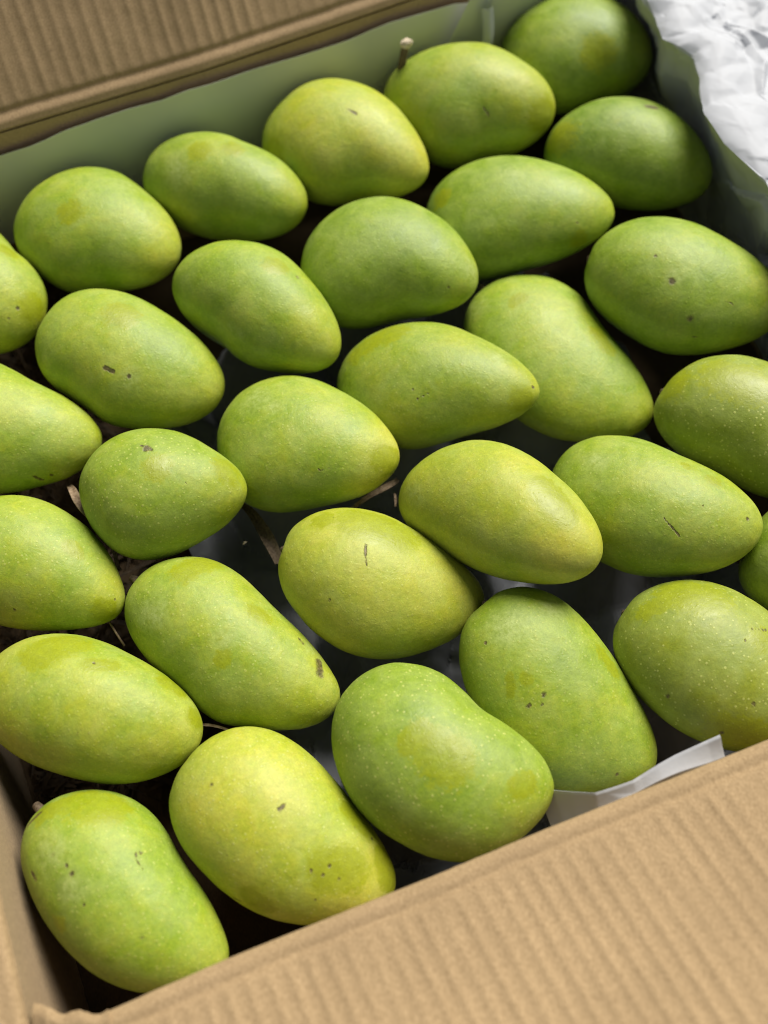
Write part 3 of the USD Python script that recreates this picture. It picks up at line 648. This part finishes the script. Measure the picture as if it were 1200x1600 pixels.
under = {}
NEAR = (10, 12, 14, 15, 16, 17, 18, 20, 23, 24, 25, 26, 27, 28, 29, 30)
mv = {}
for i, q in MANGOES.items():
    v, f, ax, stem, A, zmin = mango(q, *((184, 176) if i in NEAR else (112, 104)), seed=i)
    f = orient(v, f)
    yel, len_, oli = TONES[i]
    base = np.array([q[0], q[1], zmin])
    tone = np.stack([yel + (.6 if i == 16 else .22) * np.clip((ax - .55) / .45, 0, 1) - .10 * np.clip((-ax - .6) / .4, 0, 1), np.full(len(v), len_), np.full(len(v), oli)], -1)
    mk = np.full((len(v), 3), 0.0)
    for (mi, kind, r, *pp) in MARKS:
        if mi != i: continue
        p0, p1 = np.array(pp[:3]) / 1e4, np.array(pp[3:]) / 1e4
        r = r / 1000 * ((.85 + .45 * math.sin(mi * 3.1 + pp[0] * .37) ** 2 if r < 1.0 else 1.0) * (.8 if np.abs(p1 - p0).max() > .0012 else 1) if kind == 1 else 1.15)
        d = p1 - p0; p0 = p0 if kind != 1 else p0 + .0006 * np.sin(np.array([3.1, 1.7, 2.3]) * mi)
        t = np.clip(((v - p0) @ d) / max(d @ d, 1e-12), 0, 1)
        D = np.linalg.norm(v - p0 - t[:, None] * d + ((.0011 if kind == 1 else .003) * (np.stack([meshkit.fbm(v * f_ + 11 * k_, 2) for k_, f_ in enumerate((430, 470, 510) if kind == 1 else (150, 165, 180))], -1) - .5)), axis=1)
        mk[:, kind] = np.maximum(mk[:, kind], np.clip(1 - .5 * D / r, 0, 1) if kind != 2 else np.clip(1 - D / (1.6 * r), 0, 1))
    mv[i] = v
    t = thing('mango', LABELS[i], 'mango', base, 'green mangoes laid in the box')
    obj('skin', (v - base, f), SKIN, t, True, prim={'tone': tone, 'marks': mk})
    big = i in (13, 24, 30, 2)
    ln = .006 if big else .0008
    pts = np.array([stem + A * .003, stem, stem - A * ln * .6 + np.array([0, 0, .0006]), stem - A * ln])
    obj('stem_stub', (lambda a, b: (a - base, b))(*tube(smoothpath(pts, 8), np.interp(np.linspace(0, 1, 8), [0, .4, 1], [.0042, .0030, .0021 if big else .0016]), 12)), STALK, t)
    ci = np.floor(v[:, :2] / .004).astype(int)
    for (cx, cy), z in zip(map(tuple, ci), v[:, 2]):
        if z < under.get((cx, cy), 9): under[(cx, cy)] = z

# ------------------------------------------------------------------ papers
bots = np.array([[*mv[i][np.argmin(mv[i][:, 2])]] for i in mv])
gx = np.stack(np.meshgrid(np.linspace(-.112, .205, 150), np.linspace(-.188, .19, 150), indexing='ij'), -1)
D = np.linalg.norm(gx[:, :, None] - bots[None, None, :, :2], axis=-1); Wt = 1 / (D ** 2 + .0004)
z = (Wt * (bots[:, 2] - .001)).sum(-1) / Wt.sum(-1)
bx = ((-.16, -.19), (.31, .32))
z = z + .0080 * crumple(gx, 420, 21, bx) + .0030 * crumple(gx, 2200, 22, bx) - .001 - .052 * np.clip((D.min(-1) - .012) / .03, 0, 1)
for a in range(z.shape[0]):
    for b in range(z.shape[1]):
        c = tuple(np.floor(gx[a, b] / .004).astype(int))
        lo = min(under.get((c[0] + i, c[1] + j), 9) for i in (-1, 0, 1) for j in (-1, 0, 1))
        z[a, b] = max(min(z[a, b], lo - .0006), ZB + .0012)
gx2 = gx + (.006 * (meshkit.noise(np.stack([gx[..., 0] * 30, gx[..., 1] * 30, gx[..., 0] * 0], -1)) - .5))[..., None]
tag(obj('paper_sheet', sheet(np.concatenate([gx2, z[..., None]], -1), .00015), UNDER, None, 25), 'white paper lining the box floor, coloured grey as shade in the gaps under the mangoes', 'paper')

# dry straw and leaf litter, toned dark so the gaps look shaded
BL = []
r2 = np.random.default_rng(77)
STRAW_N = 5200
pc = np.stack([r2.uniform(-.245, .318, STRAW_N), r2.uniform(-.195, .33, STRAW_N), ZB + .002 + .012 * r2.random(STRAW_N) ** 1.3], -1)
an = r2.uniform(0, 2 * np.pi, STRAW_N); ln = r2.uniform(.012, .045, STRAW_N); wd = r2.uniform(.0012, .0045, STRAW_N)
dv = np.stack([np.cos(an), np.sin(an), r2.normal(0, .18, STRAW_N)], -1); sv = np.stack([-np.sin(an), np.cos(an), r2.normal(0, .35, STRAW_N)], -1)
out_ = ((pc[:, 0] < -.11) & (pc[:, 1] > -.085)) & ~((np.abs(pc[:, 0] - .045) < .18) & (pc[:, 1] > -.2) & (pc[:, 1] < .21)); pc, dv, sv, ln, wd = pc[out_], dv[out_], sv[out_], ln[out_], wd[out_]; STRAW_N = len(pc)
tk = np.array([-1, 0, 1.0]); V = []
for k_ in tk:
    mid = pc + dv * (ln / 2 * k_)[:, None] + np.array([0, 0, 1]) * ((.0035 * r2.random(STRAW_N)) * (k_ == 0))[:, None]
    w_ = wd * (1 if k_ == 0 else .35)
    V += [mid - sv * w_[:, None] / 2, mid + sv * w_[:, None] / 2]
V = np.stack(V, 1); V[..., 2] = np.maximum(V[..., 2], ZB + .0004)
V[..., 0] = np.clip(V[..., 0], -.238, .300); V[..., 1] = np.clip(V[..., 1], -.197, .330)
top = V.copy(); inn = (top[..., 0].min(1) > -.2384) 
Fq = (np.arange(STRAW_N)[:, None, None] * 6 + np.array([[0, 2, 3, 1], [2, 4, 5, 3]])[None]).reshape(-1, 4)
tag(obj('straw_litter', (V.reshape(-1, 3), Fq), LITTER, None, False), 'dry straw and leaf litter on the box floor, its colour darkened as shade in the gaps', 'straw', None, 'stuff')

# right: crumpled sheet over the wall
cy = [-.2, .05, .100, .138, .1560, .1690, .1944, .2140, .2272, .2353, .2710, .2905, .36, .43]
cx = [.287, .289, .288, .281, .2815, .2818, .2940, .3000, .2944, .2885, .2975, .3010, .312, .32]
ys = np.linspace(-.19, .43, 480); M_ = 380
xc = np.interp(ys, cy, cx) - .004; yj = ys
tv = np.linspace(0, 1, M_)
U = np.zeros((len(ys), M_, 3))
arc = tv * .46
Wv = .25 + .75 * meshkit.noise(np.stack([ys * 22, ys * 0, ys * 0], -1))
zi = .085
Wl = np.interp(ys, RY, RX) - .005
for c, a in enumerate(arc):
    if a < .140:
        t = a / .140
        bulge = .0
        U[:, c] = np.stack([Wl + (xc - Wl) * t ** 2.2 - .008 * np.sin(np.pi * t) * Wv, yj, 0 * yj - .052 + t * (zi + .052)], -1)
    else:
        o = a - .140
        U[:, c] = np.stack([xc + o, yj, 0 * yj + zi + .004 * (1 - math.exp(-o / .006)) - .16 * np.clip(o - .015, 0, 1) - .004 * (1 - math.exp(-max(o - .02, 0) / .02))], -1)
pq = np.stack(np.meshgrid(ys, arc, indexing='ij'), -1)
bb = ((-.19, 0), (.43, .46))
h = .0075 * crumple(pq, 160, 31, bb) + .0042 * crumple(pq, 700, 32, bb) + .0011 * crumple(pq, 5000, 33, bb)
amp = np.interp(arc, [0, .09, .140, .152, .18, .46], [.3, .65, .45, .5, 1.0, 1.0])
side = {}
for k_ in (1, 3, 10, 21, 22, 28, 8, 13, 20):
    for px_, py_, pz_ in mv[k_][mv[k_][:, 0] > .2]:
        key = (int(py_ // .005), int(pz_ // .005)); side[key] = max(side.get(key, -9), px_)
N = gridnormals(U); N = N * np.sign(N[:, -1:, 2:3])
U = U + N * (h * amp)[..., None]
lim = np.where(arc[None, :] > .11, .0835, -1)
for a_ in range(U.shape[0]):
    for b_ in range(0, int(M_ * .150 / .46)):
        ky, kz = int(U[a_, b_, 1] // .005), int(U[a_, b_, 2] // .005)
        U[a_, b_, 0] = max(U[a_, b_, 0], max(side.get((ky + i, kz + j), -9) for i in (-1, 0, 1) for j in (-1, 0, 1)) + .001)
inside = U[..., 0] > (np.interp(U[..., 1], RY, RX) - .001)
U[..., 2] = np.where(inside & (arc[None] > .143), np.maximum(U[..., 2], .0615), U[..., 2])
def upfirst(X):
    return X if gridnormals(X)[:, -1, 2].mean() > 0 else X[::-1]
tag(obj('paper_sheet', sheet(upfirst(U), .00012), TISSUE, None, 12), 'crumpled white paper draped over the right wall of the box into the sun', 'paper')

# back: smooth liner standing along the wall
lx, lz = np.array(LINER_TOP)[:, 0], np.array(LINER_TOP)[:, 1]
xs = np.linspace(-.245, .196, 200)
zt = np.interp(xs, np.r_[-.25, lx], np.r_[.066, lz])
tt = np.linspace(0, 1, 40)
X = np.zeros((200, 40, 3))
for c, t in enumerate(tt):
    yb = np.interp(xs, BX, BY) - .0032
    curl = np.clip((xs - .165) / .03, 0, 1) ** 2
    X[:, c] = np.stack([xs - .044 * (1 - t) * np.clip((xs - .12) / .07, 0, 1), yb - .0035 * (1 - t) - .010 * curl * (1 - t), -.004 + (zt + .004) * t], -1)
X[..., 1] += .0030 * (meshkit.fbm(X * [26, 26, 9], 3) - .9)
X[..., 1] = np.minimum(X[..., 1], np.interp(X[..., 0], BX, BY) - .0016)
tag(obj('paper_liner', sheet(X if gridnormals(X)[..., 1].mean() < 0 else X[::-1], .0002), LINER, None, 50), 'smooth white paper liner standing along the back wall, mango bounce light tinted into its colour', 'paper')
# second piece behind the topmost mango, its left edge slanting
s = np.linspace(0, 1, 70); X = np.zeros((70, 40, 3))
for c, t in enumerate(np.linspace(0, 1, 40)):
    x0 = .150 + .044 * t; x1 = .262
    xx = x0 + (x1 - x0) * s
    yy = np.interp(xx, BX, BY) - .013 + .010 * np.clip((s - .35) / .65, 0, 1) ** 1.5 + .003 * np.sin(s * 7) * t
    X[:, c] = np.stack([xx, np.minimum(yy, np.interp(xx, BX, BY) - .002), .000 + .088 * t + 0 * s], -1)
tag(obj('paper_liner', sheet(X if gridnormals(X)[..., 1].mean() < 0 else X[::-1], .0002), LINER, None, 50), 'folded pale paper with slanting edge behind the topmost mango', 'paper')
# near: folded strip between the front wall and the mangoes
fx = np.array([.0157, .0207, .0272, .0350, .0531, .0665, .0761, .0935, .0998]); fy = np.array([-.1721, -.1760, -.1807, -.1856, -.1873, -.1858, -.1847, -.1833, -.1831])
fz = np.array([.040, .048, .056, .064, .069, .0705, .0705, .0705, .0715])
xs = np.linspace(.0157, .1000, 120)
Yf, Zf = np.interp(xs, fx, fy), np.interp(xs, fx, fz)
X = np.zeros((120, 60, 3)); Yw = np.interp(xs, FX, FTY) + .0014
for c, t in enumerate(np.linspace(0, 1, 60)):
    if t < .55:                                            # outer layer: from the wall up to the fold
        k = t / .55; yy = Yw + (Yf - Yw) * np.clip((k - .45) / .55, 0, 1) ** .8; zz = Zf - .040 * np.clip(1 - k / .45, 0, 1) - (.005 + .003 * np.sin(xs * 70)) * (1 - np.clip((k - .45) / .55, 0, 1))
    else:                                                  # rolled over and down behind
        k = (t - .55) / .45; yy = Yf + .0012 * math.sin(min(k / .15, 1) * math.pi) - .003 * max(k - .15, 0); zz = Zf + .0006 * math.sin(min(k / .15, 1) * math.pi / 2) - .020 * max(k - .08, 0)
    X[:, c] = np.stack([xs, yy, zz], -1)
X[..., 2] += .0012 * crumple(X[..., :2] * [1, 3], 30, 51, ((-.01, -.62), (.11, -.5)))
X[..., 1] += .0008 * np.sin(xs * 110)[:, None] * np.linspace(1, .2, 60)[None]
tag(obj('paper_strip', sheet(X if gridnormals(X)[:, 20:30, 2].mean() > 0 else X[::-1], .00018), TISSUE, None, 40), 'folded white paper strip tucked between the near flap and the mangoes', 'paper')

# ------------------------------------------------------------------ dry bits
def single(name, mv_, material, label, cat, group=None):
    v, f = mv_; f = np.asarray(f); b = np.array([v[:, 0].mean(), v[:, 1].mean(), v[:, 2].min()])
    t = obj(name, (v - b, f), material, None, 40); UsdGeom.Xformable(t).AddTranslateOp().Set(Gf.Vec3d(*map(float, b))); tag(t, label, cat, group)
lf = [(-.1640, .0900, .020), (-.1609, .0779, .030), (-.1585, .0673, .0345), (-.1544, .0566, .0360), (-.1504, .0474, .0350), (-.1480, .0415, .0330), (-.1487, .0345, .026), (-.1495, .0285, .016)]
single('dry_leaf', ribbon(lf, [.0030, .0046, .0052, .0056, .0046, .0034, .0026, .0018], (.9, .35, -.3), (.2, .1, 1), .22, n=60, seed=1), DRY, 'bent brown dry leaf strip wedged between two mangoes at the left', 'dry leaf')
single('straw', ribbon([(-.0105, .0245, .003), (-.0065, .0255, .0045), (.0044, .0283, .005), (.0144, .0305, .004), (.022, .034, .001)], [.0022, .003, .0038, .0030], (-.3, .9, .1), (0, 0, 1), .15, seed=2), DRY, 'brown straw blade in the central gap above a cracked yellow mango', 'straw')
single('straw', ribbon([(.0135, .0165, .003), (.0150, .0200, .0045), (.0162, .0245, .003)], [.001, .0016, .001], (.9, -.3, .1), (0, 0, 1), .1, seed=3), DRY, 'short pale straw bit in the central gap', 'straw')
single('dry_leaf', ribbon([(-.0760, .0520, .006), (-.0699, .0440, .008), (-.0662, .0309, .008), (-.0641, .0168, .007), (-.063, .006, .004)], [.003, .006, .008, .006], (.95, .15, -.2), (0, 0, 1), .2, seed=4), STALK, 'dark dry leaf lying in the shadowed gap left of the cracked yellow mango', 'dry leaf')
single('straw', tube(smoothpath([(-.1640, .004, .016), (-.1628, -.0001, .020), (-.1612, -.0065, .021), (-.1588, -.0155, .016)], 14), np.full(14, .0006), 8), DRY, 'thin straw between the scarred mango and the one left of it', 'straw')
single('straw', ribbon([(-.138, -.0745, .022), (-.1303, -.0763, .026), (-.1228, -.0806, .027), (-.116, -.085, .022)], [.0008, .0014, .0014, .0008], (.3, .9, 0), (0, 0, 1), .1, seed=5), DRY, 'thin straw peeping out above the speckled yellow mango', 'straw')
single('leaf_crumb', ribbon([(-.0795, .0250, .004), (-.0781, .0254, .005), (-.0765, .0258, .004)], [.0006, .0016, .0006], (-.2, .9, 0), (0, 0, 1), .1, n=12, seed=6), PITH, 'tiny pale crumb on the shaded paper floor', 'leaf crumb')
single('dry_leaf', ribbon([(-.185, .140, .004), (-.172, .132, .012), (-.160, .128, .010), (-.150, .118, .004)], [.006, .014, .012, .004], (.3, .9, .1), (0, 0, 1), .1, seed=7), DRY, 'tan dry leaf in the gap at the left edge of the picture', 'dry leaf')
# broken stalk by the back liner
st = thing('broken_stalk', 'broken brown fruit stalk with pale tip against the back liner', 'stalk', (.131, .309, .03))
o = np.array([.131, .309, .03])
P_ = smoothpath(np.array([(.1285, .306, .030), (.1312, .3085, .050), (.1332, .3095, .062), (.1346, .3100, .0672)]), 14)
v, f = tube(P_, np.linspace(.0032, .0026, 14), 12); obj('stem', (v - o, f), STALK, st)
tip = trimesh.creation.icosphere(subdivisions=3, radius=.0038); tv_ = np.array(tip.vertices); tv_ = tv_ * [1.15, .8, .85] + (.0042 * (meshkit.fbm(tv_ * 420 + 3, 3) - .5))[:, None] + np.array([.1350, .3098, .0688]) - o
obj('broken_tip', (tv_, np.array(tip.faces)), PITH, st, True)
# curled strip beside the topmost mango
a = np.linspace(0, 1, 30)[:, None]; ww = np.linspace(-.5, .5, 9)[None]
X = np.stack([.1995 + .0085 * ww + .002 * np.sin(a * 2.2), .3185 - .004 * np.cos(a * 2.6) + .0022 * (4 * ww ** 2), .042 + .026 * a + 0 * ww], -1)
tag(obj('paper_curl', sheet(X if gridnormals(X)[..., 1].mean() < 0 else X[::-1], .0002), TISSUE, None, 50), 'narrow curled white paper edge left of the topmost mango', 'paper')

# ------------------------------------------------------------------ ground
gg = np.stack(np.meshgrid(np.linspace(-6, 6, 13), np.linspace(-6, 6, 13), indexing='ij'), -1)
X = np.concatenate([gg, np.full(gg.shape[:2] + (1,), -.0665)], -1)
tag(obj('ground', (X.reshape(-1, 3), gridfaces(13, 13)), CONCRETE, None, False), 'plain grey concrete ground under the box', None, None, 'structure')
